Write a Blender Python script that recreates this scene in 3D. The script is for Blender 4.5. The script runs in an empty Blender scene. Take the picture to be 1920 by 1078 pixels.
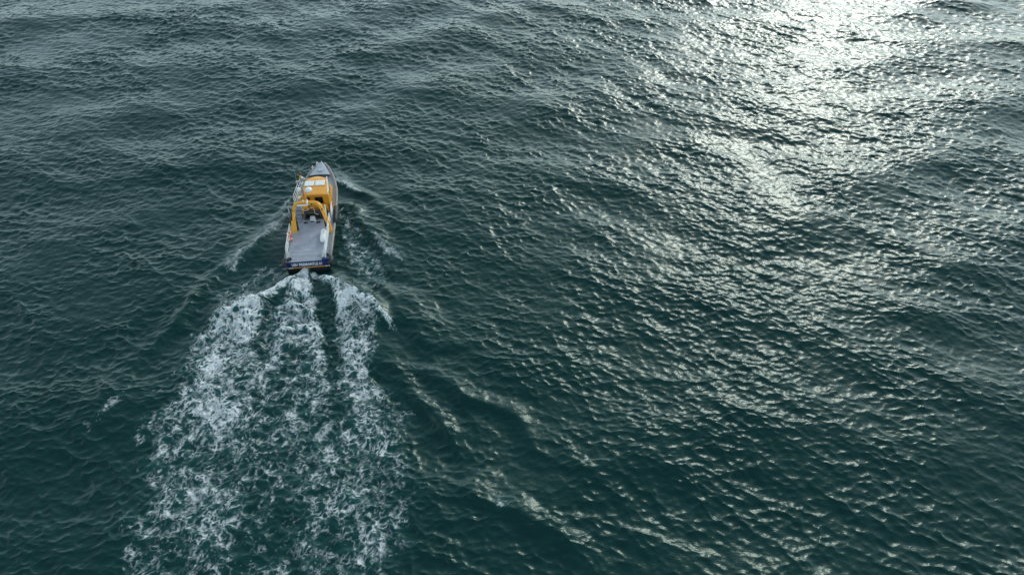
import bpy, bmesh, math
import numpy as np
from mathutils import Vector, Matrix

sc = bpy.context.scene
R = math.radians

# ------------------------------------------------------------------ camera
cam_d = bpy.data.cameras.new('drone_camera')
cam_d.sensor_width = 36.0
cam_d.lens = 36.0 * 1297 / 1920
cam_d.clip_start = 0.5
cam_d.clip_end = 20000
cam = bpy.data.objects.new('drone_camera', cam_d)
sc.collection.objects.link(cam)
cam.location = (0, 0, 40)
cam.rotation_euler = (R(90 - 44), 0, 0)
sc.camera = cam

# ------------------------------------------------------------------ sky and sun
SUN_EL, SUN_AZ = R(29), R(24.5)            # azimuth clockwise from +Y (ahead), to the right
world = bpy.data.worlds.new('World')
sc.world = world
world.use_nodes = True
wn = world.node_tree
bg = wn.nodes['Background']
sky = wn.nodes.new('ShaderNodeTexSky')
sky.sky_type = 'NISHITA'
sky.sun_disc = False
sky.sun_elevation = SUN_EL
sky.sun_rotation = SUN_AZ
sky.air_density = 0.75
sky.dust_density = 0.4
sky.ozone_density = 1.0
hs = wn.nodes.new('ShaderNodeHueSaturation')
hs.inputs['Saturation'].default_value = 0.52
wn.links.new(sky.outputs[0], hs.inputs['Color'])
tint = wn.nodes.new('ShaderNodeMix')              # thin grey-green overcast veil over the blue
tint.data_type = 'RGBA'
tint.blend_type = 'MULTIPLY'
tint.inputs[0].default_value = 1.0
tint.inputs[7].default_value = (0.88, 1.0, 0.93, 1)
wn.links.new(hs.outputs[0], tint.inputs[6])
wn.links.new(tint.outputs[2], bg.inputs['Color'])
bg.inputs['Strength'].default_value = 0.15

sun_d = bpy.data.lights.new('sun', 'SUN')
sun_d.energy = 0.5
sun_d.angle = R(10)
sun_d.color = (1.0, 0.97, 0.90)
sun = bpy.data.objects.new('sun', sun_d)
sc.collection.objects.link(sun)
sdir = Vector((math.sin(SUN_AZ) * math.cos(SUN_EL), math.cos(SUN_AZ) * math.cos(SUN_EL), math.sin(SUN_EL)))
sun.rotation_euler = sdir.to_track_quat('Z', 'Y').to_euler()
sun.location = sdir * 100

vs = sc.view_settings
vs.view_transform = 'Standard'
vs.look = 'None'
vs.exposure = 1.08
vs.gamma = 1.0
vs.use_curve_mapping = False

# ------------------------------------------------------------------ materials
def new_mat(name):
    m = bpy.data.materials.new(name)
    m.use_nodes = True
    return m, m.node_tree, m.node_tree.nodes['Principled BSDF']

def paint(name, col, rough=0.45, metal=0.0, var=0.12, scale=3.0, dirt=None):
    """Painted or bare surface with uneven tone and gloss."""
    m, nt, b = new_mat(name)
    tc = nt.nodes.new('ShaderNodeTexCoord')
    n = nt.nodes.new('ShaderNodeTexNoise')
    n.inputs['Scale'].default_value = scale
    n.inputs['Detail'].default_value = 6
    n.inputs['Roughness'].default_value = 0.65
    nt.links.new(tc.outputs['Object'], n.inputs['Vector'])
    r = nt.nodes.new('ShaderNodeValToRGB')
    d = dirt or tuple(c * (1 - 2 * var) for c in col)
    r.color_ramp.elements[0].position = 0.3
    r.color_ramp.elements[1].position = 0.65
    r.color_ramp.elements[0].color = (*d, 1)
    r.color_ramp.elements[1].color = (*col, 1)
    nt.links.new(n.outputs['Fac'], r.inputs['Fac'])
    nt.links.new(r.outputs['Color'], b.inputs['Base Color'])
    mr = nt.nodes.new('ShaderNodeMapRange')
    mr.inputs['To Min'].default_value = min(1, rough + 0.12)
    mr.inputs['To Max'].default_value = max(0, rough - 0.08)
    nt.links.new(n.outputs['Fac'], mr.inputs['Value'])
    nt.links.new(mr.outputs['Result'], b.inputs['Roughness'])
    b.inputs['Metallic'].default_value = metal
    return m

M = {}
M['yellow'] = paint('safety_yellow_paint', (0.82, 0.36, 0.03), 0.4, var=0.1)
M['deck'] = paint('deck_grey_blue_paint', (0.37, 0.385, 0.45), 0.6, scale=1.1, dirt=(0.26, 0.265, 0.29))
M['side_deck'] = paint('side_deck_paint', (0.24, 0.27, 0.32), 0.6, var=0.1, scale=1.5)
M['foredeck'] = paint('foredeck_paint', (0.42, 0.46, 0.51), 0.55, var=0.1, scale=1.2)
M['hull'] = paint('hull_aluminium', (0.36, 0.37, 0.37), 0.5, 0.2, var=0.15, scale=2)
M['strake'] = paint('worn_rubber_strake', (0.33, 0.30, 0.27), 0.7, var=0.2, scale=4)
M['black'] = paint('black_rubber', (0.02, 0.022, 0.025), 0.6, var=0.2)
M['dark'] = paint('dark_machinery', (0.06, 0.06, 0.065), 0.5, 0.3, var=0.25, scale=5)
M['white'] = paint('white_paint', (0.78, 0.78, 0.76), 0.35, var=0.05)
M['steel'] = paint('grey_steel', (0.42, 0.43, 0.45), 0.4, 0.4, var=0.12)
M['blue'] = paint('navy_blue_paint', (0.008, 0.02, 0.11), 0.4, var=0.12)
M['orange'] = paint('lifebuoy_orange', (0.75, 0.10, 0.03), 0.5, var=0.08)
M['bottom'] = paint('antifouling', (0.015, 0.017, 0.02), 0.6, var=0.15)
M['rope'] = paint('grey_hose', (0.45, 0.45, 0.46), 0.6, var=0.1)
M['brown'] = paint('brown_lamp_housing', (0.10, 0.045, 0.02), 0.4, var=0.1)
m, nt, b = new_mat('tinted_glass')
b.inputs['Base Color'].default_value = (0.012, 0.016, 0.018, 1)
b.inputs['Roughness'].default_value = 0.06
M['glass'] = m
m, nt, b = new_mat('pale_green_glass')
b.inputs['Base Color'].default_value = (0.20, 0.27, 0.22, 1)
b.inputs['Roughness'].default_value = 0.08
M['side_glass'] = m

def water_material():
    m, nt, b = new_mat('sea_water')
    L = nt.links.new
    b.inputs['IOR'].default_value = 1.333
    b.inputs['Specular Tint'].default_value = (0.78, 1.0, 0.89, 1)
    b.inputs['Roughness'].default_value = 0.24
    at = nt.nodes.new('ShaderNodeAttribute')
    at.attribute_name = 'aeration'
    mix = nt.nodes.new('ShaderNodeMix')
    mix.data_type = 'RGBA'
    mix.inputs[6].default_value = (0.0001, 0.023, 0.0215, 1)
    mix.inputs[7].default_value = (0.016, 0.11, 0.112, 1)
    L(at.outputs['Fac'], mix.inputs[0])
    L(mix.outputs[2], b.inputs['Base Color'])
    tc = nt.nodes.new('ShaderNodeTexCoord')
    mp = nt.nodes.new('ShaderNodeMapping')
    mp.inputs['Rotation'].default_value = (0, 0, R(30))
    mp.inputs['Scale'].default_value = (0.6, 1.0, 1.0)
    L(tc.outputs['Object'], mp.inputs['Vector'])
    prev = None
    for scale, dist, stre in ((3.5, 0.03, 0.55), (9.0, 0.02, 0.6)):
        n = nt.nodes.new('ShaderNodeTexNoise')
        n.inputs['Scale'].default_value = scale
        n.inputs['Detail'].default_value = 3
        n.inputs['Roughness'].default_value = 0.55
        n.inputs['Distortion'].default_value = 0.4
        L(mp.outputs['Vector'], n.inputs['Vector'])
        bp = nt.nodes.new('ShaderNodeBump')
        bp.inputs['Strength'].default_value = stre
        bp.inputs['Distance'].default_value = dist
        L(n.outputs['Fac'], bp.inputs['Height'])
        if prev:
            L(prev.outputs['Normal'], bp.inputs['Normal'])
        prev = bp
    L(prev.outputs['Normal'], b.inputs['Normal'])
    return m
M['water'] = water_material()

def foam_material():
    m, nt, b = new_mat('sea_foam')
    L = nt.links.new
    b.inputs['Base Color'].default_value = (0.72, 0.75, 0.75, 1)
    b.inputs['Roughness'].default_value = 0.8
    tr = nt.nodes.new('ShaderNodeBsdfTransparent')
    fn = nt.nodes.new('ShaderNodeTexNoise')
    fn.inputs['Scale'].default_value = 5
    fn.inputs['Detail'].default_value = 5
    fb_ = nt.nodes.new('ShaderNodeBump')
    fb_.inputs['Strength'].default_value = 0.7
    fb_.inputs['Distance'].default_value = 0.12
    ft = nt.nodes.new('ShaderNodeTexCoord')
    L(ft.outputs['Object'], fn.inputs['Vector'])
    L(fn.outputs['Fac'], fb_.inputs['Height'])
    L(fb_.outputs['Normal'], b.inputs['Normal'])
    mx = nt.nodes.new('ShaderNodeMixShader')
    at = nt.nodes.new('ShaderNodeAttribute')
    at.attribute_name = 'cover'
    tc = nt.nodes.new('ShaderNodeTexCoord')
    n = nt.nodes.new('ShaderNodeTexNoise')
    n.inputs['Scale'].default_value = 9
    n.inputs['Detail'].default_value = 4
    L(tc.outputs['Object'], n.inputs['Vector'])
    mr = nt.nodes.new('ShaderNodeMapRange')
    mr.inputs['From Min'].default_value = 0.3
    mr.inputs['From Max'].default_value = 0.7
    mr.inputs['To Min'].default_value = 0.55
    mr.inputs['To Max'].default_value = 1.25
    L(n.outputs['Fac'], mr.inputs['Value'])
    mu = nt.nodes.new('ShaderNodeMath')
    mu.operation = 'MULTIPLY'
    mu.use_clamp = True
    L(at.outputs['Fac'], mu.inputs[0])
    L(mr.outputs['Result'], mu.inputs[1])
    L(mu.outputs[0], mx.inputs[0])
    L(tr.outputs[0], mx.inputs[1])
    L(b.outputs[0], mx.inputs[2])
    L(mx.outputs[0], nt.nodes['Material Output'].inputs['Surface'])
    return m
M['foam'] = foam_material()

# ------------------------------------------------------------------ the sea: wave field
rng = np.random.default_rng(11)
TILE, N = 204.8, 2048
kx = np.fft.fftfreq(N, TILE / N) * 2 * np.pi
KX, KY = np.meshgrid(kx, kx, indexing='xy')      # [row = y, col = x]
KK = np.hypot(KX, KY)
KK[0, 0] = 1
TH = np.arctan2(KY, KX)

def system(lam_peak, hs_m, direction, spread, tail=4.0, lam_min=0.0, narrow=0.0):
    kp = 2 * np.pi / lam_peak
    with np.errstate(over='ignore', under='ignore'):
        S = KK ** -tail * np.exp(-1.25 * (kp / KK) ** 2)
        if narrow:
            S = np.exp(-((KK - kp) / (narrow * kp)) ** 2)
    c = np.abs(np.cos((TH - direction) / 2)) ** (2 * spread)
    S = S * c
    if lam_min:
        S = S * np.exp(-(KK * lam_min / (2 * np.pi)) ** 4)
    S[0, 0] = 0
    a = np.sqrt(S) * (rng.standard_normal((N, N)) + 1j * rng.standard_normal((N, N)))
    h = np.fft.ifft2(a).real
    return a * (hs_m / 4 / h.std())

spec = (system(15.0, 0.52, R(106), 14, narrow=0.30)
        + system(8.0, 0.20, R(70), 8, narrow=0.35))
chop = (system(5.0, 0.10, R(52), 7.0, narrow=0.35)
        + system(2.5, 0.11, R(58), 6.0, tail=4.0, lam_min=0.30)
        + system(1.5, 0.06, R(110), 4.0, tail=3.8, lam_min=0.28)
        + system(0.85, 0.068, R(84), 4.0, tail=3.4, lam_min=0.25))
# gusts: the short chop is stronger in some patches than in others
g = np.fft.ifft2(np.fft.fft2(rng.standard_normal((N, N))) * np.exp(-(KK * 7 / (2 * np.pi)) ** 2)).real
gust = np.clip(1 + 0.24 * g / g.std(), 0.55, 1.6).astype(np.float32)
CH = -1.35                                        # crests pinched sharp, troughs flat
def real(a): return np.fft.ifft2(a).real.astype(np.float32)
HT = real(spec) + gust * real(chop)
DX = CH * (real(-1j * spec * KX / KK) + gust * real(-1j * chop * KX / KK))
DY = CH * (real(-1j * spec * KY / KK) + gust * real(-1j * chop * KY / KK))
del spec, chop, g, gust

def sample(T, x, y, tile=TILE):
    n = T.shape[0]
    u = np.asarray(x) / tile * n
    v = np.asarray(y) / tile * n
    i = np.floor(u).astype(np.int64); j = np.floor(v).astype(np.int64)
    fu = (u - i).astype(np.float32); fv = (v - j).astype(np.float32)
    i0 = i % n; i1 = (i + 1) % n; j0 = j % n; j1 = (j + 1) % n
    return ((T[j0, i0] * (1 - fu) + T[j0, i1] * fu) * (1 - fv) + (T[j1, i0] * (1 - fu) + T[j1, i1] * fu) * fv)

def noise_tile(lam, tile, n, seed, width=0.45, slope=0.0):
    """Band of random ripples around one wavelength, unit variance, periodic."""
    r = np.random.default_rng(seed)
    k = np.fft.fftfreq(n, tile / n)
    k1, k2 = np.meshgrid(k, k)
    kk = np.hypot(k1, k2) * lam
    kk[0, 0] = 1e-6
    a = np.exp(-(np.log(kk) / width) ** 2 / 2) / kk
    a[0, 0] = 0
    f = np.fft.ifft2(np.fft.fft2(r.standard_normal((n, n))) * a).real
    return (f / f.std()).astype(np.float32)

def sstep(a, b, x):
    t = np.clip((x - a) / (b - a), 0, 1)
    return t * t * (3 - 2 * t)

def strip(px, py, pts):
    """Nearest distance to a polyline whose points carry (x, y, ...values): returns signed distance and the values."""
    best = np.full(px.shape, 1e9, np.float32)
    side = np.zeros(px.shape, np.float32)
    par = np.zeros(px.shape, np.float32)
    vals = [np.zeros(px.shape, np.float32) for _ in pts[0][2:]]
    n = len(pts) - 1
    for i in range(n):
        ax, ay = pts[i][:2]; bx, by = pts[i + 1][:2]
        dx, dy = bx - ax, by - ay
        l2 = dx * dx + dy * dy
        t = np.clip(((px - ax) * dx + (py - ay) * dy) / l2, 0, 1)
        qx = px - (ax + t * dx); qy = py - (ay + t * dy)
        d = np.hypot(qx, qy)
        m_ = d < best
        best = np.where(m_, d, best)
        side = np.where(m_, np.sign(dx * qy - dy * qx), side)
        par = np.where(m_, (i + t) / n, par)
        for k in range(len(vals)):
            a, b_ = pts[i][2 + k], pts[i + 1][2 + k]
            vals[k] = np.where(m_, a + (b_ - a) * t, vals[k])
    return best * side, par, vals

# courses of the wake, on the water (metres)
CENTRAL = [(-17.5, 43.4, 0.5, 1.0), (-17.5, 42.4, 0.75, 1.0), (-17.38, 40.29, 1.3, 0.88), (-17.1, 37.7, 2.1, 0.66), (-16.56, 33.84, 2.9, 0.52), (-15.85, 30.73, 3.2, 0.45), (-15.35, 28.06, 2.8, 0.34), (-14.6, 23.51, 2.4, 0.22), (-13.6, 14.0, 2.2, 0.18)]
LEFT = [(-21.4, 38.6, 1.9, 0.80), (-21.81, 36.28, 2.4, 0.74), (-21.78, 34.37, 2.9, 0.62), (-21.14, 31.31, 3.5, 0.54), (-21.11, 28.15, 4.3, 0.46), (-19.93, 23.13, 3.9, 0.42), (-19.39, 18.23, 3.6, 0.38), (-18.4, 13.0, 3.3, 0.36)]
RIGHT = [(-14.55, 41.36, 0.5, 0.85), (-12.75, 38.88, 1.8, 0.80), (-12.13, 36.28, 1.6, 0.70), (-11.89, 33.32, 1.3, 0.62), (-11.25, 30.35, 2.0, 0.47), (-10.52, 28.15, 3.0, 0.43), (-10.14, 23.13, 4.1, 0.40), (-10.41, 18.23, 3.5, 0.36), (-10.0, 13.0, 3.2, 0.33)]
LCREST = [(-18.06, 42.79, 0.18), (-18.6, 42.2, 0.22), (-19.79, 40.66, 0.26), (-21.26, 39.61, 0.39), (-22.64, 38.41, 0.38), (-23.64, 37.47, 0.42), (-24.1, 36.0, 0.33)]
RCREST = [(-16.41, 43.12, 0.18), (-15.15, 42.2, 0.31), (-13.97, 41.36, 0.35), (-12.25, 40.29, 0.31), (-10.52, 38.76, 0.26), (-9.38, 37.53, 0.25), (-8.76, 36.56, 0.17)]
CHL = [(-19.0, 41.04, 0.27), (-19.51, 39.18, 0.39), (-19.31, 36.56, 0.38), (-18.89, 33.84, 0.32), (-18.54, 31.31, 0.23)]
CHR = [(-16.6, 42.65, 0.30), (-15.78, 40.41, 0.48), (-14.73, 37.7, 0.51), (-13.87, 34.9, 0.49), (-13.14, 32.3, 0.35), (-12.62, 30.35, 0.19)]
BOWR = [(-17.1, 56.6, 0.11, 0.9), (-16.27, 56.0, 0.21, 0.95), (-15.49, 55.38, 0.21, 0.9), (-14.7, 54.68, 0.1, 0.6)]
TURR = [(-15.75, 51.82, 0.4, 0.3), (-14.37, 48.29, 1.06, 0.34), (-12.71, 44.68, 1.66, 0.34), (-11.85, 42.0, 1.52, 0.3)]
CRR2 = [(-12.99, 48.14, 0.1, 0.4), (-11.59, 46.66, 0.14, 0.6), (-10.62, 45.73, 0.19, 0.8), (-9.8, 44.75, 0.14, 0.6)]
BOWL = [(-20.7, 51.74, 0.1, 0.75), (-21.59, 49.83, 0.15, 0.7), (-22.84, 47.18, 0.14, 0.6), (-23.67, 45.38, 0.28, 0.6), (-24.07, 44.2, 0.41, 0.6)]
BOWL2 = [(-21.3, 53.91, 0.1, 0.6), (-21.79, 52.73, 0.1, 0.5), (-22.37, 51.41, 0.1, 0.35)]
TURL = [(-19.85, 43.65, 0.55, 0.3), (-21.46, 42.0, 1.43, 0.3), (-23.58, 40.1, 1.05, 0.26)]
WISPL = [(-27.89, 31.22, 0.39, 0.25), (-28.23, 29.42, 0.6, 0.4), (-28.66, 27.62, 0.44, 0.3)]
WISPR = [(-1.02, 22.56, 0.34, 0.3), (-0.5, 21.83, 0.47, 0.35)]
# crests of the diverging waves: points, height, width
RIDGES = [
    ([(-17.04, 53.06), (-15.76, 51.58), (-13.68, 49.44), (-11.61, 46.81), (-9.8, 44.75), (-7.15, 42.0)], 0.42, 0.8),
    ([(-11.72, 42.65), (-10.38, 41.04), (-8.14, 38.59), (-6.5, 37.01), (-4.49, 34.9), (-2.38, 32.81)], 0.42, 0.8),
    ([(-10.45, 33.84), (-8.31, 31.07), (-6.6, 29.42), (-4.98, 27.84), (-2.11, 24.69), (0.0, 22.38)], 0.36, 0.75),
    ([(-6.78, 33.32), (-5.51, 32.3), (-3.05, 30.12), (0.37, 27.62), (4.21, 24.69), (7.44, 22.38)], 0.36, 0.75),
    ([(-3.84, 24.29), (-1.02, 22.38), (1.96, 20.23), (4.44, 18.55), (6.78, 16.96)], 0.34, 0.7),
    ([(-20.39, 52.39), (-20.7, 51.74), (-22.84, 47.18), (-24.07, 44.2), (-26.67, 37.7), (-29.28, 30.83), (-30.94, 25.5)], 0.34, 0.8),
    ([(-18.47, 57.92), (-17.38, 56.9), (-16.27, 56.0), (-14.7, 54.68), (-12.15, 52.64), (-7.85, 49.83)], 0.38, 0.6),
]
TURB = noise_tile(1.3, 51.2, 512, 5, 0.5)
TURB2 = noise_tile(0.55, 25.6, 512, 6, 0.5)
WARPA = noise_tile(2.4, 51.2, 512, 7, 0.5)
WARPB = noise_tile(2.4, 51.2, 512, 8, 0.5)
WOB = noise_tile(7.0, 102.4, 512, 9, 0.5)

def wash_area(x, y):
    """How churned the water is behind the boat, 0 to 1."""
    a = np.zeros(x.shape, np.float32)
    for pts in (CENTRAL, LEFT, RIGHT, TURL, TURR):
        d, t, v = strip(x, y, pts)
        a = np.maximum(a, (1 - sstep(0.8, 1.25, np.abs(d) / v[0])) * np.clip(v[1] * 1.3, 0, 1))
    return a

def wake_height(x, y):
    h = np.zeros(x.shape, np.float32)
    wob = sample(WOB, x, y, 102.4) * 0.4
    for pts, A, w in RIDGES:
        d, t, v = strip(x, y, [(*p, 0.0) for p in pts])
        d = d + wob
        fade = sstep(0, 0.12, t) * (1 - sstep(0.6, 1.0, t)) * (0.88 + 0.12 * np.sin(t * 23 + A * 50))
        inner = np.where((d < 0) == (pts[-1][0] > pts[0][0]), 0.75, 1.5)
        p = np.exp(-(np.abs(d) / (w * inner)) ** 1.6)
        h += 0.72 * A * fade * (p - 0.35 * np.exp(-((np.abs(d) - 2.2 * w) / (1.2 * w)) ** 2))
    for pts, A in ((LCREST, 0.75), (RCREST, 0.85)):
        d, t, v = strip(x, y, pts)
        d = d + 0.3 * wob
        out = (d < 0) == (pts is LCREST)
        fade = sstep(-0.05, 0.2, t) * (1 - sstep(0.6, 1.0, t))

        p = np.where(out, np.exp(-(np.abs(d) / 0.75) ** 1.5), np.exp(-(np.abs(d) / 1.5) ** 1.3))
        h += A * fade * p
    for pts in (CHL, CHR):
        d, t, v = strip(x, y, pts)
        h -= 0.28 * np.exp(-(d / (v[0] * 1.7)) ** 2) * np.sqrt(np.abs(np.sin(np.pi * np.clip(t, 0.05, 1))))
    d, t, v = strip(x, y, CENTRAL)                     # prop wash hump and the arcs across it
    body = np.exp(-(d / (v[0] * 0.9)) ** 2)
    h += 0.40 * body * (1 - sstep(0.0, 0.3, t))
    h += 0.09 * body * np.sin(2 * np.pi * (y - 0.12 * d * d + 0.5 * wob) / 1.35) * sstep(0.05, 0.2, t) * (1 - sstep(0.6, 0.8, t))
    w = wash_area(x, y)
    h += w * (0.085 * sample(TURB, x, y, 51.2) + 0.045 * sample(TURB2, x, y, 25.6))
    return h

BOAT = Vector((-17.1, 43.5, 0.0))
BYAW = R(6.3)
def boat_calm(x, y):
    c, s = math.cos(BYAW), math.sin(BYAW)
    lx = c * (x - BOAT.x) + s * (y - BOAT.y); ly = -s * (x - BOAT.x) + c * (y - BOAT.y)
    dx = np.maximum(0, np.abs(lx + 0.18) - 1.8); dy = np.maximum(0, np.abs(ly - 6.2) - 6.6)
    return sstep(0.0, 3.0, np.hypot(dx, dy)), sstep(-0.2, 0.9, np.hypot(dx, dy))

def surface(x, y, spacing=None):
    """Displaced sea surface: returns X, Y, Z for rest positions x, y."""
    h = sample(HT, x, y); dx = sample(DX, x, y); dy = sample(DY, x, y)
    calm, _ = boat_calm(x, y)
    calm = 0.65 + 0.35 * calm
    box = (x > -42) & (x < 16) & (y > 8) & (y < 64)
    wk = np.zeros(x.shape, np.float32)
    wk[box] = wake_height(x[box], y[box])
    damp = np.ones(x.shape, np.float32)
    damp[box] = 1 - 0.55 * wash_area(x[box], y[box])
    k = calm * damp
    if spacing is not None:
        k = k * (1 - sstep(0.5, 3.0, spacing))
    z = h * k + wk
    lx = (math.cos(BYAW) * (x - BOAT.x) + math.sin(BYAW) * (y - BOAT.y)) + 0.15
    ly = -math.sin(BYAW) * (x - BOAT.x) + math.cos(BYAW) * (y - BOAT.y)
    inside = (np.abs(lx) < 2.0) & (ly > -0.4) & (ly < 13.2)
    z = np.where(inside, np.minimum(z, 0.35), z)
    return x + dx * k, y + dy * k, z

def axis(a, b, step_fn, far):
    v = [a]
    while v[-1] < b:
        v.append(v[-1] + step_fn(v[-1]))
    lo, s = [], step_fn(a)
    p = a
    while p > -far:
        s *= 1.16; p -= s; lo.append(p)
    hi, s = [], step_fn(b)
    p = v[-1]
    while p < far:
        s *= 1.16; p += s; hi.append(p)
    return np.array(lo[::-1] + v + hi)

gx = axis(-82, 82, lambda p: 0.10 if abs(p) < 36 else 0.10 + 0.0024 * (abs(p) - 36), 9000)
gy = axis(11, 110, lambda p: 0.085 + max(0, p - 32) * 0.0016, 9000)
XX, YY = np.meshgrid(gx, gy)
sx = np.gradient(gx); sy = np.gradient(gy)
SP = np.maximum(*np.meshgrid(sx, sy)).astype(np.float32)
X, Y, Z = surface(XX, YY, SP)
ny, nx = XX.shape

def grid_mesh(name, X, Y, Z, mask=None):
    ny, nx = X.shape
    idx = np.arange(nx * ny).reshape(ny, nx)
    q = np.stack([idx[:-1, :-1], idx[:-1, 1:], idx[1:, 1:], idx[1:, :-1]], -1).reshape(-1, 4)
    co = np.stack([X, Y, Z], -1).reshape(-1, 3).astype(np.float32)
    used = None
    if mask is not None:
        q = q[mask.reshape(-1)]
        used, inv = np.unique(q, return_inverse=True)
        co = co[used]
        q = inv.reshape(-1, 4)
    me = bpy.data.meshes.new(name)
    me.vertices.add(len(co)); me.vertices.foreach_set('co', co.ravel())
    me.loops.add(q.size); me.loops.foreach_set('vertex_index', q.ravel().astype(np.int32))
    me.polygons.add(len(q))
    me.polygons.foreach_set('loop_start', (np.arange(len(q)) * 4).astype(np.int32))
    me.polygons.foreach_set('use_smooth', np.ones(len(q), bool))
    me.update(calc_edges=True)
    return me, used

def link(o):
    sc.collection.objects.link(o)
    return o

# ------------------------------------------------------------------ foam cover
OCT = [noise_tile(l, t, n, sd, 0.5) for l, t, n, sd in ((3.2, 51.2, 512, 31), (1.5, 51.2, 1024, 32), (0.75, 25.6, 1024, 33), (0.36, 12.8, 512, 34), (0.2, 12.8, 1024, 35))]
OT = (51.2, 51.2, 25.6, 12.8, 12.8)
PATCH = noise_tile(5.0, 102.4, 512, 24, 0.6)
JIT = np.random.default_rng(77).random((256, 256, 2)).astype(np.float32)

def worley(x, y, s):
    """Distance gap between the two nearest of scattered points, in cells of size s: small along the seams."""
    u = x / s; v = y / s
    i = np.floor(u).astype(np.int64); j = np.floor(v).astype(np.int64)
    f1 = np.full(x.shape, 9.0, np.float32); f2 = f1.copy()
    for a in (-1, 0, 1):
        for b in (-1, 0, 1):
            p = JIT[(j + b) % 256, (i + a) % 256]
            d = np.hypot(i + a + p[..., 0] - u, j + b + p[..., 1] - v).astype(np.float32)
            f2 = np.minimum(f2, np.maximum(f1, d)); f1 = np.minimum(f1, d)
    return f2 - f1, f1

def foam_field(x, y):
    o = [sample(T, x, y, t) for T, t in zip(OCT, OT)]
    p = [sample(T, y + 11.3, x + 5.7, t) for T, t in zip(OCT, OT)]
    pat = sample(PATCH, x, y, 102.4)
    wx = 0.30 * o[0] + 0.16 * o[1] + 0.08 * o[2] + 0.035 * o[3]
    wy = 0.30 * p[0] + 0.16 * p[1] + 0.08 * p[2] + 0.035 * p[3]
    e1, c1 = worley(x + wx, (y + wy) * 0.8, 0.76)
    e2, c2 = worley(x + 0.6 * wx + 40, (y + 0.6 * wy) * 0.85 + 17, 0.34)
    fb = 0.45 * o[1] + 0.45 * p[2] + 0.35 * o[3] + 0.25 * o[4]
    lace = np.maximum(1 - 2.3 * e1, 0.90 - 1.7 * e2 + 0.12 * p[1])
    lace = lace + 0.15 * fb
    den = np.zeros(x.shape, np.float32)
    for pts, lo in ((CENTRAL, .55), (LEFT, .55), (RIGHT, .5), (TURR, .3), (TURL, .3), (WISPL, .2), (WISPR, .2)):
        d, t, v = strip(x, y, pts)
        e = np.abs(d + 0.25 * o[0]) / v[0] + 0.10 * pat + 0.10 * p[0]
        k = v[1] * (1 - sstep(lo, 1.35, e))
        if pts is CENTRAL:
            k = k * (0.90 + 0.20 * np.sin(2 * np.pi * (y - 0.16 * d * d + 0.45 * o[0]) / 1.15))
            k = k * (1 + 0.35 * np.clip(np.abs(d) / v[0], 0, 1) * sstep(0.3, 0.6, t))
        den = np.maximum(den, k)
    den = den * (1 + 0.20 * pat)
    for pts in (CHL, CHR):
        d, t, v = strip(x, y, pts)
        den = den * (1 - (0.40 if pts is CHL else 0.72) * np.exp(-(np.abs(d + 0.12 * o[0]) / (v[0] * 1.1)) ** 3) * (1 - sstep(0.6, 1, t)))
    line = np.zeros(x.shape, np.float32)
    for pts in (LCREST, RCREST):
        d, t, v = strip(x, y, pts)
        out = (d < 0) == (pts is LCREST)
        d = d + 0.10 * o[0] + 0.06 * o[1]
        e = np.where(out, np.abs(d) / (v[0] * 0.8), np.abs(d) / (v[0] * 2.8))
        line = np.maximum(line, (1 - sstep(0.2, 1.1, e)) * (0.96 - 0.75 * sstep(.7, 1., t)) * (0.92 + 0.14 * o[1] + 0.10 * p[2]))
    thin = np.zeros(x.shape, np.float32)
    for pts in (BOWR, CRR2, BOWL, BOWL2):
        d, t, v = strip(x, y, pts)
        d = d + 0.10 * o[0] + 0.06 * o[1] + 0.03 * o[2]
        e = np.abs(d) / (v[0] * 1.5)
        thin = np.maximum(thin, 0.6 * v[1] * (1 - sstep(0.0, 1.3, e)) * np.clip(0.62 + 0.30 * fb + 0.25 * lace, 0, 1.1))
        line = np.maximum(line, 0.55 * v[1] * (1 - sstep(0.3, 3.0, e)))
    den = np.clip(np.maximum(den, line), 0, 1.05)
    th = 1.15 - 1.06 * den
    cov = sstep(th - 0.18, th + 0.42, lace) * sstep(0.02, 0.2, den)
    cov = cov * np.clip(0.14 + 0.80 * den + 0.16 * fb, 0, 1)
    return np.maximum(cov, thin).astype(np.float32), den

fx = np.arange(-33, 1.5, 0.055); fy = np.arange(12, 58, 0.055)
FX, FY = np.meshgrid(fx, fy)
COV, DEN = foam_field(FX, FY)
bx, by, bz = surface(FX, FY)
_, off = boat_calm(FX, FY)
lxf = (math.cos(BYAW) * (FX - BOAT.x) + math.sin(BYAW) * (FY - BOAT.y)) + 0.15
lyf = -math.sin(BYAW) * (FX - BOAT.x) + math.cos(BYAW) * (FY - BOAT.y)
hull_w = np.interp(lyf, [-0.05, 0, 8, 9.5, 10.8, 11.8, 12.6, 13.2], [0, 1.8, 1.85, 1.65, 1.25, .8, .4, 0])
COV = np.where((np.abs(lxf) < hull_w - 0.15) & (lyf > 0) & (lyf < 13.1), 0, COV)
bz = bz + 0.03 + 0.06 * COV * sstep(0.5, 1, DEN)
cell = np.maximum.reduce([COV[:-1, :-1], COV[1:, :-1], COV[:-1, 1:], COV[1:, 1:]]) > 0.07
cx_ = FX[:-1, :-1]; cy_ = FY[:-1, :-1]; ll = lxf[:-1, :-1]; yy = lyf[:-1, :-1]
stern = (cy_ < 43.9) & (cy_ < 43.6 + 0.9 * np.minimum(0, -np.abs(ll) + 7)) & ~((ll < -5.5) & (cy_ > 40.6)) & ~((ll > 3.5) & (cy_ > 42.0))
star = ~stern & (ll > 0)
port = ~stern & (ll <= 0)
del TH, KX, KY, KK

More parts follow.
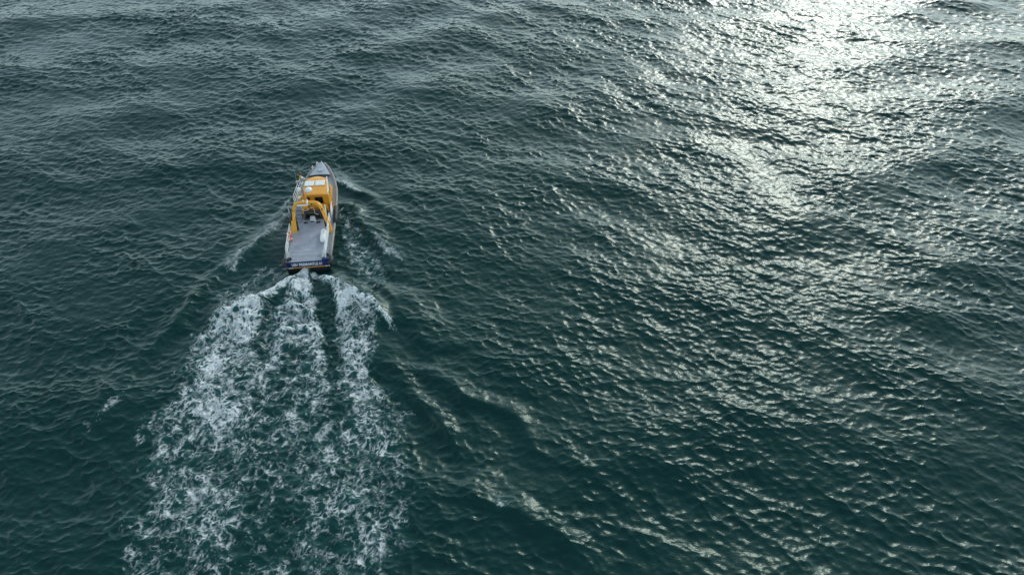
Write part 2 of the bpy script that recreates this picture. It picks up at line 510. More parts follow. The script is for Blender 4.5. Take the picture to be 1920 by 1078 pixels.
# water object, with the aeration of the wash as an attribute
me, _ = grid_mesh('water', X, Y, Z)
aer = np.zeros(X.shape, np.float32)
box = (XX > -36) & (XX < 4) & (YY > 9) & (YY < 62)
cv, dn = foam_field(XX[box], YY[box])
aer[box] = np.clip(0.75 * np.clip(dn, 0, 1) ** 1.4 + 0.25 * cv, 0, 0.95)
att = me.attributes.new('aeration', 'FLOAT', 'POINT')
att.data.foreach_set('value', aer.ravel())
me.materials.append(M['water'])
water = link(bpy.data.objects.new('water', me))
water['kind'] = 'structure'
water['label'] = 'dark teal choppy open sea with a bright sun glint'

for name, msk, lab in (('wake_foam', stern, 'white lacy foam trail fanning out behind the boat stern'),
                       ('bow_wave_foam', star, 'white foam on the bow wave along the starboard side of the boat'),
                       ('side_wave_foam', port, 'thin white foam streaks on the wave along the port side of the boat')):
    me, used = grid_mesh(name, bx, by, bz, cell & msk)
    att = me.attributes.new('cover', 'FLOAT', 'POINT')
    att.data.foreach_set('value', COV.ravel()[used])
    me.materials.append(M['foam'])
    o = link(bpy.data.objects.new(name, me))
    o['kind'] = 'stuff'
    o['label'] = lab
    o['category'] = 'foam'

# ------------------------------------------------------------------ mesh helpers for the boat
def obj(name, bm, mat, parent=None, smooth=False, bevel=0.0):
    if bevel:
        bmesh.ops.bevel(bm, geom=[e for e in bm.edges], offset=bevel, segments=2, affect='EDGES', profile=0.5)
    bmesh.ops.recalc_face_normals(bm, faces=bm.faces)
    me = bpy.data.meshes.new(name)
    bm.to_mesh(me); bm.free()
    if smooth:
        me.polygons.foreach_set('use_smooth', np.ones(len(me.polygons), bool))
    me.materials.append(M[mat])
    o = link(bpy.data.objects.new(name, me))
    o.parent = parent
    return o

def box(bm, x0, x1, y0, y1, z0, z1, taper=1.0):
    cx, cy = (x0 + x1) / 2, (y0 + y1) / 2
    v = []
    for z, s in ((z0, 1), (z1, taper)):
        for (x, y) in ((x0, y0), (x1, y0), (x1, y1), (x0, y1)):
            v.append(bm.verts.new((cx + (x - cx) * s, cy + (y - cy) * s, z)))
    for f in ((3, 2, 1, 0), (4, 5, 6, 7), (0, 1, 5, 4), (1, 2, 6, 5), (2, 3, 7, 6), (3, 0, 4, 7)):
        bm.faces.new([v[i] for i in f])
    return bm

def hexa(bm, b, t):
    v = [bm.verts.new(p) for p in list(b) + list(t)]
    for f in ((3, 2, 1, 0), (4, 5, 6, 7), (0, 1, 5, 4), (1, 2, 6, 5), (2, 3, 7, 6), (3, 0, 4, 7)):
        bm.faces.new([v[i] for i in f])
    return bm

def sweep(bm, pts, r, seg=10, square=False, up=Vector((0, 0, 1)), ry=None):
    """Tube (or box section) along a path; r may be a list."""
    pts = [Vector(p) for p in pts]
    rs = r if isinstance(r, (list, tuple)) else [r] * len(pts)
    rings = []
    for i, p in enumerate(pts):
        t = (pts[min(i + 1, len(pts) - 1)] - pts[max(i - 1, 0)]).normalized()
        a = t.cross(up)
        if a.length < 1e-3:
            a = t.cross(Vector((0, 1, 0)))
        a.normalize()
        c = a.cross(t).normalized()
        rr = rs[i]
        if square:
            q = ry if ry else rr
            offs = [a * rr + c * q, -a * rr + c * q, -a * rr - c * q, a * rr - c * q]
        else:
            offs = [a * rr * math.cos(2 * math.pi * k / seg) + c * rr * math.sin(2 * math.pi * k / seg) for k in range(seg)]
        rings.append([bm.verts.new(p + o) for o in offs])
    n = len(rings[0])
    for i in range(len(rings) - 1):
        for k in range(n):
            bm.faces.new((rings[i][k], rings[i][(k + 1) % n], rings[i + 1][(k + 1) % n], rings[i + 1][k]))
    bm.faces.new(rings[0][::-1]); bm.faces.new(rings[-1])
    return bm

def smooth_path(pts, n=6):
    """Catmull-Rom through the points."""
    P = [Vector(p) for p in pts]
    P = [P[0] * 2 - P[1]] + P + [P[-1] * 2 - P[-2]]
    out = []
    for i in range(1, len(P) - 2):
        for k in range(n):
            t = k / n
            out.append(0.5 * ((2 * P[i]) + (-P[i - 1] + P[i + 1]) * t + (2 * P[i - 1] - 5 * P[i] + 4 * P[i + 1] - P[i + 2]) * t * t
                              + (-P[i - 1] + 3 * P[i] - 3 * P[i + 1] + P[i + 2]) * t ** 3))
    out.append(P[-2])
    return out

def lathe(bm, prof, seg=20, centre=(0, 0, 0), mat=None):
    c = Vector(centre)
    mt = mat or Matrix.Identity(3)
    rings = []
    for r, z in prof:
        rings.append([bm.verts.new(c + mt @ Vector((r * math.cos(2 * math.pi * k / seg), r * math.sin(2 * math.pi * k / seg), z))) for k in range(seg)])
    for i in range(len(rings) - 1):
        for k in range(seg):
            bm.faces.new((rings[i][k], rings[i][(k + 1) % seg], rings[i + 1][(k + 1) % seg], rings[i + 1][k]))
    bm.faces.new(rings[0][::-1]); bm.faces.new(rings[-1])
    return bm

def nb():
    return bmesh.new()

# ------------------------------------------------------------------ the boat
boat = link(bpy.data.objects.new('workboat', None))
boat.location = BOAT
boat.rotation_euler = (0, 0, BYAW)
boat['label'] = 'grey and yellow workboat with navy transom heading away across the sea'
boat['category'] = 'boat'
BM = Matrix.Translation(BOAT) @ Matrix.Rotation(BYAW, 4, 'Z')
CX = -0.18
ST_Y = [0, 3, 6, 8, 9.5, 10.8, 11.8, 12.6, 13.0, 13.2]
ST_B = [1.84, 1.88, 1.90, 1.87, 1.72, 1.40, 1.02, 0.58, 0.28, 0.05]
ST_Z = [1.0, 1.04, 1.12, 1.28, 1.46, 1.66, 1.86, 2.04, 2.13, 2.18]
def beam(y): return float(np.interp(y, ST_Y, ST_B))
def sheer(y): return float(np.interp(y, ST_Y, ST_Z))
def cl(y): return CX + max(0, y - 8) * 0.06          # centre line

bm = nb()
ys = list(np.linspace(0, 9, 13)) + list(np.linspace(9.4, 13.2, 15))
rings = []
for y in ys:
    B, Zs, c = beam(y), sheer(y), cl(y)
    f = max(0, (y - 7) / 6.2)
    chz = 0.12 + 0.95 * f * f; kz = -0.6 + 1.9 * f ** 3
    chb = B * (0.9 - 0.3 * f)
    half = [(B, Zs), (B * 0.985, Zs * 0.6 + chz * 0.4), (chb, chz), (chb * 0.5, (chz + kz) / 2 - 0.03), (0, kz)]
    ring = [(c + b_, y, z) for b_, z in half] + [(c - b_, y, z) for b_, z in half[-2::-1]]
    rings.append([bm.verts.new(p) for p in ring])
for i in range(len(rings) - 1):
    for k in range(len(rings[0]) - 1):
        bm.faces.new((rings[i][k], rings[i][k + 1], rings[i + 1][k + 1], rings[i + 1][k]))
bm.faces.new(rings[0])
hull = obj('hull', bm, 'hull', boat)

# main deck sheet and side decks
bm = nb()
def deck_rows(y0, y1, n, inset, dz, xl=None, xr=None):
    rows = []
    for y in np.linspace(y0, y1, n):
        B = max(0.02, beam(y) - inset)
        a = cl(y) - B if xl is None else xl
        b_ = cl(y) + B if xr is None else xr
        z = sheer(y) + dz
        rows.append([bm.verts.new((a + (b_ - a) * t, y, z + 0.03 * (1 - (2 * t - 1) ** 2))) for t in (0, .25, .5, .75, 1)])
    for i in range(len(rows) - 1):
        for k in range(4):
            bm.faces.new((rows[i][k], rows[i][k + 1], rows[i + 1][k + 1], rows[i + 1][k]))
deck_rows(0.03, 13.1, 40, 0.04, -0.04)
obj('main_deck', bm, 'side_deck', boat)

bm = nb()                                               # working deck plate, darker, between the rails
hexa(bm, [(-1.84, 0.06, 0.93), (1.28, 0.06, 0.93), (1.34, 6.9, 1.02), (-1.88, 6.9, 1.02)],
     [(-1.84, 0.08, 1.055), (1.26, 0.08, 1.055), (1.32, 6.9, 1.20), (-1.86, 6.9, 1.20)])
adeck = obj('working_deck', bm, 'deck', boat)
for y in (0.36, 0.80, 1.27, 1.77):                      # raised slip bars across the stern
    bm = nb()
    z = 1.055 + 0.0213 * y
    hexa(bm, [(-1.6, y - .035, z), (0.9, y - .035, z), (0.9, y + .035, z), (-1.6, y + .035, z)],
         [(-1.59, y - .02, z + .03), (0.89, y - .02, z + .03), (0.89, y + .02, z + .03), (-1.59, y + .02, z + .03)])
    obj('slip_bar', bm, 'steel', adeck)
for x, y in ((-0.8, 5.14), (0.34, 5.09)):               # recessed deck fittings
    bm = nb(); box(bm, x - .17, x + .17, y - .09, y + .09, 1.15, 1.20)
    obj('deck_fitting', bm, 'black', adeck)
bm = nb(); lathe(bm, [(0.24, 0), (0.24, 0.05), (0.2, 0.07)], 18, (-0.25, 5.42, 1.16))
obj('deck_drain', bm, 'black', adeck)

# raised foredeck
bm = nb()
rows = []
for y in np.linspace(11.42, 13.12, 12):
    B = max(0.03, beam(y) - 0.17); c = cl(y)
    z = sheer(y) + 0.12
    rows.append([bm.verts.new((c - B, y, z - 0.14))] + [bm.verts.new((c + B * t * 0.94, y, z + 0.09 * (1 - t * t))) for t in np.linspace(-1, 1, 9)] + [bm.verts.new((c + B, y, z - 0.14))])
for i in range(len(rows) - 1):
    for k in range(len(rows[0]) - 1):
        bm.faces.new((rows[i][k], rows[i][k + 1], rows[i + 1][k + 1], rows[i + 1][k]))
bm.faces.new(rows[0][::-1]); bm.faces.new(rows[-1])
fdeck = obj('foredeck', bm, 'foredeck', boat)
bm = nb(); lathe(bm, [(0.27, 0), (0.27, 0.04), (0.22, 0.06)], 20, (0.08, 12.0, 2.09))
obj('deck_hatch', bm, 'foredeck', fdeck)
bm = nb(); sweep(bm, [(-1.05, 11.36, 1.86), (-0.6, 11.33, 1.9), (0.0, 11.32, 1.92), (0.55, 11.33, 1.9), (0.98, 11.36, 1.86)], 0.055, 8)
obj('foredeck_gap_strip', bm, 'black', fdeck)  # black tube standing in for the dark gap at the foredeck break

# rubbing strakes and rubber fenders
for s in (-1, 1):
    bm = nb()
    yl = [0.15, 2, 4, 6, 7.2, 8, 8.8, 9.5, 10.2, 10.8, 11.3, 11.8, 12.2, 12.6, 12.9, 13.08]
    sweep(bm, [(cl(y) + s * (beam(y) + 0.03), y, sheer(y) - 0.05) for y in yl], 0.125, 10)
    obj('rubbing_strake', bm, 'strake', boat, smooth=True)
    bm = nb()
    sweep(bm, [(cl(y) + s * (beam(y) + 0.06), y, sheer(y) - 0.04) for y in (4.95, 5.6, 6.3, 7.2)], 0.21, 12)
    obj('rubber_fender', bm, 'black', boat, smooth=True)
    bm = nb()
    sweep(bm, [(CX + s * 1.96, 0.45, 0.95), (CX + s * 1.97, 0.08, 0.93), (CX + s * 1.88, -0.14, 0.90), (CX + s * 1.72, -0.15, 0.88)], 0.19, 12)
    obj('corner_fender', bm, 'black', boat, smooth=True)
    bm = nb()
    sweep(bm, [(cl(y) + s * (beam(y) - 0.1), y, sheer(y) - 0.04) for y in yl[:-2]], 0.05, 8)
    obj('gunwale_cap', bm, 'steel', boat, smooth=True)

# transom
bm = nb(); hexa(bm, [(CX - 1.72, -0.06, 0.52), (CX + 1.72, -0.06, 0.52), (CX + 1.72, 0.04, 0.52), (CX - 1.72, 0.04, 0.52)],
                [(CX - 1.72, -0.03, 1.03), (CX + 1.72, -0.03, 1.03), (CX + 1.72, 0.04, 1.03), (CX - 1.72, 0.04, 1.03)])
band = obj('transom_board', bm, 'blue', boat)
bm = nb(); box(bm, 1.05, 1.62, 0.045, 0.25, 0.95, 1.16)
obj('corner_block', bm, 'blue', boat, bevel=0.015)
bm = nb(); box(bm, CX - 1.6, CX + 1.55, -0.075, -0.005, 0.43, 0.505)
obj('yellow_stripe', bm, 'yellow', boat)
bm = nb(); box(bm, CX - 1.8, CX + 1.8, -0.03, 0.02, -0.5, 0.425)
obj('lower_transom', bm, 'bottom', boat)

def lettering(name, text, size, loc, rot, mat, parent, width=None):
    cu = bpy.data.curves.new(name, 'FONT')
    cu.body = text; cu.size = size; cu.extrude = 0.006; cu.align_x = 'CENTER'; cu.align_y = 'CENTER'
    cu.offset = 0.006
    tmp = link(bpy.data.objects.new(name, cu))
    bpy.context.view_layer.update()
    me = bpy.data.meshes.new_from_object(tmp.evaluated_get(bpy.context.evaluated_depsgraph_get()))
    bpy.data.objects.remove(tmp)
    w = max(v.co.x for v in me.vertices) - min(v.co.x for v in me.vertices)
    me.materials.clear(); me.materials.append(M[mat])
    o = link(bpy.data.objects.new(name, me))
    o.location = loc; o.rotation_euler = rot; o.parent = parent
    if width:
        o.scale = (width / w, 1, 1)
    return o
lettering('lettering', 'USV FREMANTLE 61', 0.40, (-0.22, -0.058, 0.78), (R(86.5), 0, 0), 'white', band, 2.5)
for x0 in (-1.83, 1.28):                                # small draught marks by the corners
    for k in range(4):
        bm = nb(); hexa(bm, [(x0 + .09 * k, -.085, .44), (x0 + .05 + .09 * k, -.085, .44), (x0 + .05 + .09 * k, -.07, .44), (x0 + .09 * k, -.07, .44)],
                        [(x0 + .03 + .09 * k, -.08, .53), (x0 + .08 + .09 * k, -.08, .53), (x0 + .08 + .09 * k, -.065, .53), (x0 + .03 + .09 * k, -.065, .53)])
        obj('corner_mark', bm, 'white', boat)

# cabin
cab = link(bpy.data.objects.new('cabin', None)); cab.parent = boat
cx0, cx1 = -1.0, 1.36
bm = nb()
base = [(cx0, 6.95, 1.1), (cx1, 6.95, 1.1), (1.30, 10.1, 1.35), (-1.05, 10.1, 1.35)]
top = [(-0.92, 6.62, 3.10), (1.42, 6.55, 3.10), (1.02, 9.05, 3.12), (-0.64, 9.05, 3.12)]
hexa(bm, base, top)
obj('cabin_wall', bm, 'yellow', cab, bevel=0.05)
bm = nb()                                               # roof with a rounded visor at the front
rows = []
for y, hw, z in ((6.42, 1.20, 3.13), (6.46, 1.22, 3.20), (7.2, 1.12, 3.24), (8.2, 0.98, 3.26), (8.9, 0.9, 3.24), (9.2, 0.82, 3.17), (9.36, 0.68, 3.08)):
    c = 0.26 - (y - 6.4) * 0.02
    rows.append([bm.verts.new((c + hw * t, y - (0.25 * t * t if y > 9 else 0), z + 0.07 * (1 - t ** 4) - (0.05 if abs(t) == 1 else 0))) for t in (-1, -.9, -.6, -.3, 0, .3, .6, .9, 1)])
for i in range(len(rows) - 1):
    for k in range(8):
        bm.faces.new((rows[i][k], rows[i][k + 1], rows[i + 1][k + 1], rows[i + 1][k]))
ext = bmesh.ops.extrude_face_region(bm, geom=list(bm.faces))
for v in ext['geom']:
    if isinstance(v, bmesh.types.BMVert):
        v.co.z -= 0.09
roof = obj('roof', bm, 'yellow', cab)
for x0, x1 in ((-0.72, 0.10), (0.22, 1.04)):
    bm = nb(); box(bm, x0, x1, 7.66, 8.38, 3.30, 3.40)
    h = obj('roof_hatch', bm, 'white', cab, bevel=0.025)
    bm = nb(); box(bm, x0 - .04, x1 + .04, 7.62, 8.42, 3.26, 3.32)
    obj('hatch_frame', bm, 'yellow', h)
def quad_panel(bm, p, out, th=0.02):
    n = Vector(out)
    return hexa(bm, [Vector(q) for q in p], [Vector(q) + n * th for q in p])
# aft wall follows y = 6.95 at z 1.1 -> about 6.6 at z 3.1
def aft(x, z): return (x, 6.95 - 0.19 * (z - 1.1), z)
def aft_panel(name, x0, x1, z0, z1, mat, parent, off=0.012, th=0.03):
    bm = nb()
    quad_panel(bm, [Vector(aft(x, z)) + Vector((0, -off, 0)) for x, z in ((x0, z0), (x1, z0), (x1, z1), (x0, z1))], (0, -1, -0.19), th)
    return obj(name, bm, mat, parent)
w = aft_panel('window', 0.16, 0.86, 2.02, 2.88, 'glass', cab)
for a in ((0.10, 0.155, 1.96, 2.94), (0.865, 0.92, 1.96, 2.94), (0.155, 0.865, 1.96, 2.015), (0.155, 0.865, 2.885, 2.94)):
    aft_panel('window_frame', *a, 'yellow', w, th=0.05)
w = aft_panel('window', -0.50, -0.26, 2.15, 2.80, 'glass', cab)
aft_panel('window_frame', -0.255, -0.21, 2.1, 2.85, 'yellow', w, th=0.05)
d = aft_panel('door', -0.62, 0.02, 1.2, 2.08, 'yellow', cab)
aft_panel('door_handle', -0.10, -0.05, 1.5, 1.66, 'steel', d, off=0.045, th=0.04)
# side and front windows
def lerp3(a, b, t): return Vector(a).lerp(Vector(b), t)
for (b0, b1, t0, t1, out, mat) in ((base[1], base[2], top[1], top[2], (1, 0, 0.1), 'side_glass'), (base[3], base[0], top[3], top[0], (-1, 0, 0.1), 'side_glass'), (base[2], base[3], top[2], top[3], (0, 1, 0.6), 'glass')):
    for u0, u1 in ((0.07, 0.34), (0.38, 0.64), (0.68, 0.93)):
        bm = nb()
        P = []
        for u, v in ((u0, .56), (u1, .56), (u1, .92), (u0, .92)):
            P.append(lerp3(lerp3(b0, b1, u), lerp3(t0, t1, u), v) + Vector(out).normalized() * 0.012)
        quad_panel(bm, P, Vector(out).normalized(), 0.02)
        obj('side_window' if mat == 'side_glass' else 'windscreen', bm, mat, cab)
bm = nb(); sweep(bm, smooth_path([(1.40, 6.62, 3.12), (1.47, 6.7, 3.34), (1.36, 7.6, 3.36), (1.20, 8.6, 3.36), (1.12, 9.0, 3.30), (1.06, 9.05, 3.12)]), 0.035, 8)
obj('roof_rail', bm, 'white', cab, smooth=True)
bm = nb(); sweep(bm, smooth_path([(1.40, 6.9, 1.2), (1.56, 6.9, 1.5), (1.56, 7.0, 2.6), (1.50, 7.9, 2.9), (1.38, 8.0, 2.6)]), 0.04, 8)
obj('grab_rail', bm, 'yellow', cab, smooth=True)
bm = nb(); hexa(bm, [(1.36, 6.3, 1.1), (1.40, 6.3, 1.1), (1.40, 7.1, 1.1), (1.36, 7.1, 1.1)], [(1.37, 6.55, 2.9), (1.43, 6.55, 2.9), (1.43, 6.95, 2.9), (1.37, 6.95, 2.9)])
obj('side_wing', bm, 'yellow', cab)
# lower casing aft of the cabin wall
bm = nb(); hexa(bm, [(-0.45, 6.55, 1.15), (1.22, 6.5, 1.15), (1.25, 6.93, 1.15), (-0.5, 6.93, 1.15)], [(-0.42, 6.66, 1.95), (1.20, 6.62, 1.95), (1.22, 6.8, 1.95), (-0.46, 6.8, 1.95)])
obj('engine_casing', bm, 'yellow', cab, bevel=0.03)

# mast at the port after corner of the cabin
mast = link(bpy.data.objects.new('mast', None)); mast.parent = boat
bm = nb(); hexa(bm, [(-1.12, 6.15, 1.15), (-0.55, 6.15, 1.15), (-0.55, 6.5, 1.15), (-1.12, 6.5, 1.15)], [(-1.0, 6.2, 3.2), (-0.45, 6.2, 3.2), (-0.45, 6.48, 3.2), (-1.0, 6.48, 3.2)])
obj('mast_column', bm, 'yellow', mast, bevel=0.03)
bm = nb(); sweep(bm, [(-0.68, 6.34, 3.1), (-0.64, 6.34, 4.2), (-0.58, 6.33, 5.1)], [0.085, 0.075, 0.055], 12)
obj('mast_pole', bm, 'steel', mast, smooth=True)
bm = nb(); sweep(bm, [(-0.98, 6.36, 4.62), (-0.60, 6.36, 4.72), (-0.26, 6.36, 4.86)], 0.05, 8)
arm = obj('cross_arm', bm, 'steel', mast, smooth=True)
for x, y, z in ((-0.94, 6.33, 4.72), (-0.30, 6.33, 4.95), (-0.46, 6.42, 4.90)):
    bm = nb(); lathe(bm, [(0.05, -.08), (0.1, -.06), (0.11, 0.08), (0.08, 0.15), (0.02, 0.17)], 12, (x, y, z))
    obj('navigation_light', bm, 'steel', arm, smooth=True)
bm = nb(); sweep(bm, [(-0.58, 6.33, 5.05), (-0.54, 6.3, 5.45)], [0.10, 0.06], 10)
obj('lamp_bracket', bm, 'yellow', mast, smooth=True)
bm = nb(); lathe(bm, [(0.05, 0), (0.11, 0.03), (0.13, 0.12), (0.11, 0.22), (0.04, 0.27)], 14, (-0.50, 6.3, 5.50))
obj('masthead_lamp', bm, 'brown', mast, smooth=True)
bm = nb(); lathe(bm, [(0.05, 0), (0.10, 0.03), (0.10, 0.12), (0.04, 0.16)], 12, (-0.40, 6.3, 5.12))
obj('horn', bm, 'white', mast, smooth=True)
for a, b_ in (((-0.5, 6.36, 4.8), (-0.42, 6.6, 6.6)), ((-0.95, 6.36, 4.7), (-0.95, 6.5, 6.3))):
    bm = nb(); sweep(bm, [a, b_], [0.018, 0.008], 6)
    obj('whip_antenna', bm, 'steel', mast)
bm = nb(); lathe(bm, [(0.12, -.1), (0.26, -.06), (0.31, 0.02), (0.31, 0.12), (0.26, 0.2), (0.15, 0.25), (0.02, 0.265)], 24, (-0.13, 6.34, 3.78))
obj('radar_dome', bm, 'white', mast, smooth=True)
bm = nb(); hexa(bm, [(-0.66, 6.28, 3.5), (-0.02, 6.2, 3.64), (-0.02, 6.46, 3.64), (-0.66, 6.42, 3.5)], [(-0.66, 6.28, 3.6), (-0.02, 6.2, 3.69), (-0.02, 6.46, 3.69), (-0.66, 6.42, 3.6)])
obj('radar_bracket', bm, 'yellow', mast)
bm = nb(); lathe(bm, [(0.08, -.08), (0.16, -.04), (0.19, 0.05), (0.16, 0.16), (0.08, 0.22), (0.01, 0.24)], 18, (-0.98, 6.4, 3.85))
obj('satellite_dome', bm, 'white', mast, smooth=True)
bm = nb(); sweep(bm, [(-0.99, 6.4, 3.76), (-0.98, 6.4, 3.5), (-0.8, 6.36, 3.3)], 0.035, 8)
obj('dome_bracket', bm, 'steel', mast, smooth=True)
bm = nb(); lathe(bm, [(0.1, 0), (0.14, 0.05), (0.14, 0.2), (0.08, 0.26)], 14, (-1.08, 6.25, 3.0))
obj('search_light', bm, 'white', mast, smooth=True)
bm = nb(); sweep(bm, [(-0.47, 6.15, 3.0), (-0.36, 6.0, 2.8), (-0.26, 5.9, 2.55)], [0.08, 0.11, 0.09], 12)
obj('cowl_vent', bm, 'white', mast, smooth=True)

# yellow gantry over the working deck
gan = link(bpy.data.objects.new('gantry', None)); gan.parent = boat
path = smooth_path([(-1.62, 4.55, 1.75), (-1.56, 4.95, 2.3), (-1.48, 5.13, 2.85), (-1.2, 5.22, 3.2), (-0.75, 5.23, 3.33), (0.35, 5.15, 3.33), (0.78, 5.0, 3.18), (1.0, 4.82, 2.7), (1.15, 4.6, 2.2), (1.26, 4.4, 1.75)], 5)
bm = nb(); sweep(bm, path, 0.13, square=True, up=Vector((0.0, 1.0, 0.25)), ry=0.12)
arch = obj('arch_beam', bm, 'yellow', gan, bevel=0.0)
bm = nb(); hexa(bm, [(-1.98, 3.78, 1.05), (-1.40, 3.78, 1.05), (-1.40, 4.15, 1.05), (-1.98, 4.15, 1.05)], [(-1.82, 4.4, 1.95), (-1.42, 4.4, 1.95), (-1.42, 4.75, 1.95), (-1.82, 4.75, 1.95)])
obj('leg', bm, 'yellow', gan, bevel=0.03)
bm = nb(); hexa(bm, [(1.42, 3.6, 1.0), (1.68, 3.6, 1.0), (1.68, 3.95, 1.0), (1.42, 3.95, 1.0)], [(1.14, 4.35, 1.95), (1.42, 4.35, 1.95), (1.42, 4.7, 1.95), (1.14, 4.7, 1.95)])
obj('leg', bm, 'yellow', gan, bevel=0.03)
for a, b_ in (((-1.30, 4.05, 1.25), (-1.42, 4.85, 2.2)), ((-1.9, 4.1, 1.4), (-1.74, 4.9, 2.2)), ((1.10, 4.15, 1.35), (1.02, 4.75, 2.35))):
    bm = nb(); sweep(bm, [a, Vector(a).lerp(Vector(b_), .6), Vector(a).lerp(Vector(b_), .61), b_], [0.07, 0.07, 0.035, 0.035], 10)
    obj('hydraulic_ram', bm, 'black', gan, smooth=True)
bm = nb(); box(bm, -1.12, -0.22, 4.98, 5.10, 3.12, 3.27)
obj('light_bar', bm, 'white', gan, bevel=0.03)
bm = nb(); box(bm, -0.26, -0.14, 4.92, 5.34, 3.20, 3.50)
obj('sheave_block', bm, 'white', gan, bevel=0.02)
for x, y, z in ((0.12, 5.03, 3.22), (0.98, 4.70, 2.85), (-1.60, 4.98, 2.7)):
    bm = nb(); lathe(bm, [(0.06, -.02), (0.06, 0.03), (0.04, 0.05)], 10, (x, y, z), Matrix.Rotation(R(70), 3, 'X'))
    obj('flood_lamp', bm, 'black', gan)
bm = nb(); lathe(bm, [(0.05, 0), (0.07, .04), (0.07, .12), (0.03, .16)], 10, (-0.55, 5.2, 3.45))
obj('beacon', bm, 'white', gan, smooth=True)

# winch, steps and casings under the gantry
win = link(bpy.data.objects.new('winch', None)); win.parent = boat
bm = nb(); box(bm, -0.92, 0.62, 5.55, 6.35, 1.17, 1.30)
obj('winch_base', bm, 'dark', win)
for x in (-0.88, 0.5):
    bm = nb(); hexa(bm, [(x, 5.6, 1.3), (x + .09, 5.6, 1.3), (x + .09, 6.3, 1.3), (x, 6.3, 1.3)], [(x, 5.8, 1.95), (x + .09, 5.8, 1.95), (x + .09, 6.15, 1.95), (x, 6.15, 1.95)])
    obj('winch_cheek', bm, 'dark', win)
bm = nb(); sweep(bm, [(-0.79, 5.96, 1.65), (-0.72, 5.96, 1.65), (-0.715, 5.96, 1.65), (0.42, 5.96, 1.65), (0.425, 5.96, 1.65), (0.5, 5.96, 1.65)], [0.3, 0.3, 0.17, 0.17, 0.3, 0.3], 18)
obj('winch_drum', bm, 'dark', win, smooth=False)
bm = nb(); hexa(bm, [(-0.45, 5.25, 1.17), (0.15, 5.25, 1.17), (0.15, 5.6, 1.17), (-0.45, 5.6, 1.17)], [(-0.35, 5.42, 1.6), (0.05, 5.42, 1.6), (0.05, 5.6, 1.6), (-0.35, 5.6, 1.6)])
obj('winch_guard', bm, 'steel', win, bevel=0.02)
bm = nb(); box(bm, 0.66, 1.1, 5.55, 6.4, 1.17, 1.5)
obj('storage_box', bm, 'dark', boat, bevel=0.03)
sto = link(bpy.data.objects.new('side_steps', None)); sto.parent = boat
for k in range(4):
    bm = nb(); box(bm, -1.78, -1.14, 5.28 + 0.42 * k, 5.28 + 0.42 * k + 0.40, 1.14, 1.27 + 0.11 * k)
    obj('step', bm, 'side_deck', sto, bevel=0.015)

# rails
def rail(name, x_of, y0, y1, heights, posts, r=0.03, base=None, lean=0.0):
    e = link(bpy.data.objects.new(name, None)); e.parent = boat
    for h in heights:
        bm = nb()
        pts = [(x_of(y) + lean * h, y, (base(y) if base else sheer(y)) + h) for y in np.linspace(y0, y1, 8)]
        sweep(bm, pts, r, 8)
        obj('rail_bar', bm, 'white', e, smooth=True)
    for y in np.linspace(y0, y1, posts):
        bm = nb(); zb = (base(y) if base else sheer(y)) - 0.04
        sweep(bm, [(x_of(y), y, zb), (x_of(y) + lean * heights[-1], y, zb + heights[-1] + 0.05)], 0.018, 8)
        obj('rail_post', bm, 'white', e, smooth=True)
    return e
rail('port_after_rail', lambda y: CX - beam(y) + 0.14, 0.75, 4.1, (0.32, 0.62, 0.92), 3)
rail('starboard_after_rail', lambda y: 1.36 + 0.01 * y, 0.15, 5.2, (0.34, 0.64, 0.94), 4)
rail('port_forward_rail', lambda y: cl(y) - beam(y) + 0.10, 7.6, 10.4, (0.34, 0.66, 0.98), 3)
rail('starboard_midship_rail', lambda y: 1.50, 5.6, 6.7, (0.34, 0.64, 0.94), 3)
br = link(bpy.data.objects.new('bow_rail', None)); br.parent = boat
for y in (12.05, 12.5):
    bm = nb(); x = cl(y) - beam(y) + 0.16
    if y > 12.3: x += 0.12
    sweep(bm, smooth_path([(x, y, sheer(y)), (x, y, sheer(y) + 0.45), (x + 0.05, y + 0.2, sheer(y) + 0.5), (x + 0.08, y + .3, sheer(y))]), 0.03, 8)
    obj('rail_hoop', bm, 'white', br, smooth=True)
# boarding poles either side
for pts in ([(-2.2, 6.05, 1.1), (-2.27, 6.25, 2.25)], [(1.1, 5.3, 1.15), (1.07, 5.75, 2.55)]):
    bm = nb(); sweep(bm, pts, 0.055, 10)
    obj('pole', bm, 'white' if pts[0][0] > 0 else 'steel', boat, smooth=True)
# stern corner posts, cleats
for x0, x1 in ((-1.95, -1.62), (0.98, 1.24)):
    bm = nb(); hexa(bm, [(x0, 0.35, 1.06), (x1, 0.35, 1.06), (x1, 1.05, 1.07), (x0, 1.05, 1.07)], [(x0 + .05, 0.5, 1.42), (x1 - .05, 0.5, 1.42), (x1 - .05, 1.0, 1.42), (x0 + .05, 1.0, 1.42)])
    obj('bulwark_block', bm, 'steel', boat, bevel=0.02)
for x, y in ((-1.58, 0.32), (-1.78, 0.18), (1.5, 0.55)):
    e = link(bpy.data.objects.new('mooring_bitt', None)); e.parent = boat; e.location = (x, y, 1.05)
    bm = nb(); lathe(bm, [(0.09, 0), (0.06, 0.04), (0.06, 0.18), (0.1, 0.22), (0.08, 0.26)], 12)
    obj('bitt_post', bm, 'black', e, smooth=True)
    bm = nb(); sweep(bm, [(-0.16, 0, 0.15), (0.16, 0, 0.15)], 0.035, 8)
    obj('bitt_bar', bm, 'black', e)

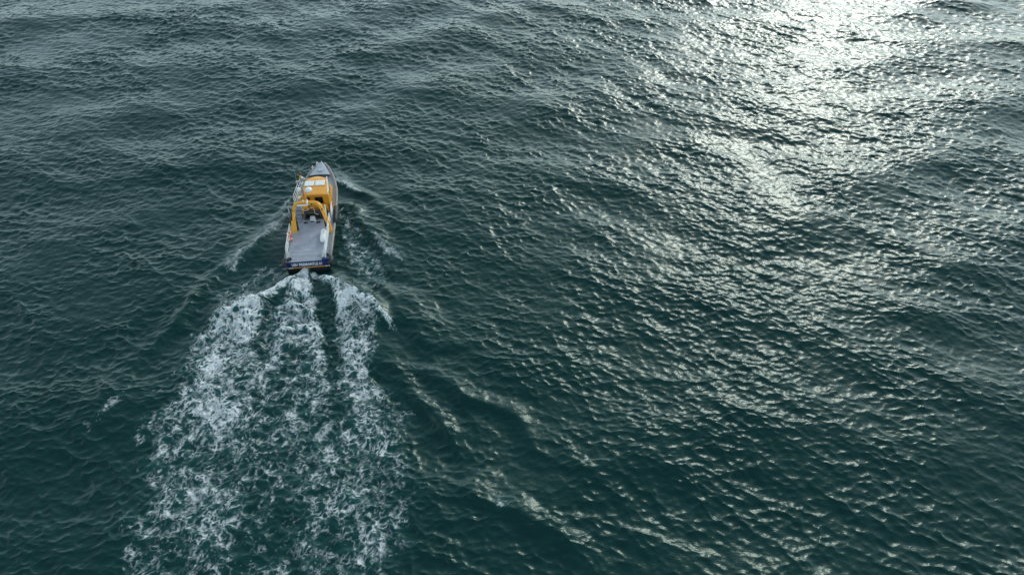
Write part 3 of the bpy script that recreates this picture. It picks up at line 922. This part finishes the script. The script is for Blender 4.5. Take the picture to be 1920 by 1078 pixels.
# ------------------------------------------------------------------ loose things aboard
def aboard(name, label, cat, loc, rot=(0, 0, 0)):
    e = link(bpy.data.objects.new(name, None))
    e.matrix_world = BM @ Matrix.Translation(loc) @ Matrix.Rotation(rot[2], 4, 'Z') @ Matrix.Rotation(rot[1], 4, 'Y') @ Matrix.Rotation(rot[0], 4, 'X')
    e['label'] = label; e['category'] = cat
    return e
lb = aboard('lifebuoy', 'orange red ring lifebuoy hanging inside the port rail', 'lifebuoy', (-1.88, 2.95, 1.48), (0, R(68), 0))
bm = nb()
seg, rs = 28, 10
ring = [[bm.verts.new(((0.31 + 0.085 * math.cos(b2)) * math.cos(a), (0.38 + 0.085 * math.cos(b2)) * math.sin(a), 0.075 * math.sin(b2))) for b2 in np.linspace(0, 2 * math.pi, rs, endpoint=False)] for a in np.linspace(0, 2 * math.pi, seg, endpoint=False)]
for i in range(seg):
    for k in range(rs):
        bm.faces.new((ring[i][k], ring[(i + 1) % seg][k], ring[(i + 1) % seg][(k + 1) % rs], ring[i][(k + 1) % rs]))
obj('ring', bm, 'orange', lb, smooth=True)
for a in (0.0, 90, 180, 270):
    bm = nb()
    c, s = math.cos(R(a)), math.sin(R(a))
    pts = [((0.31 * math.cos(R(a + t))), (0.38 * math.sin(R(a + t))), 0) for t in (-7, -3, 3, 7)]
    sweep(bm, pts, 0.093, 12)
    obj('reflective_band', bm, 'white', lb, smooth=True)

fd = aboard('inflatable_fender', 'large white rounded fender tied inside the starboard rail', 'fender', (0.98, 2.85, 1.12))
bm = nb()
lathe(bm, [(0.05, -0.8), (0.14, -0.76), (0.22, -0.6), (0.25, -0.3), (0.24, 0.0), (0.20, 0.1), (0.25, 0.22), (0.27, 0.45), (0.2, 0.7), (0.06, 0.8)], 20, (0, 0, 0.30), Matrix.Rotation(R(-90), 3, 'X') @ Matrix.Rotation(0, 3, 'Z'))
obj('fender_body', bm, 'white', fd, smooth=True)
bm = nb(); sweep(bm, smooth_path([(0, 0.3, 0.58), (0.2, 0.3, 0.62), (0.36, 0.32, 0.75)]), 0.02, 6)
obj('lanyard', bm, 'rope', fd)

hz = aboard('hose', 'pale grey hose looping from the yellow gantry to the winch', 'hose', (0, 0, 0))
bm = nb(); sweep(bm, smooth_path([(-0.85, 5.05, 3.12), (-0.75, 5.02, 2.75), (-0.45, 5.1, 2.55), (-0.1, 5.2, 2.72), (0.15, 5.3, 2.6), (0.18, 5.35, 2.2), (0.15, 5.4, 1.95), (0.42, 5.45, 1.75)]), 0.03, 8)
obj('hose_line', bm, 'rope', hz, smooth=True)
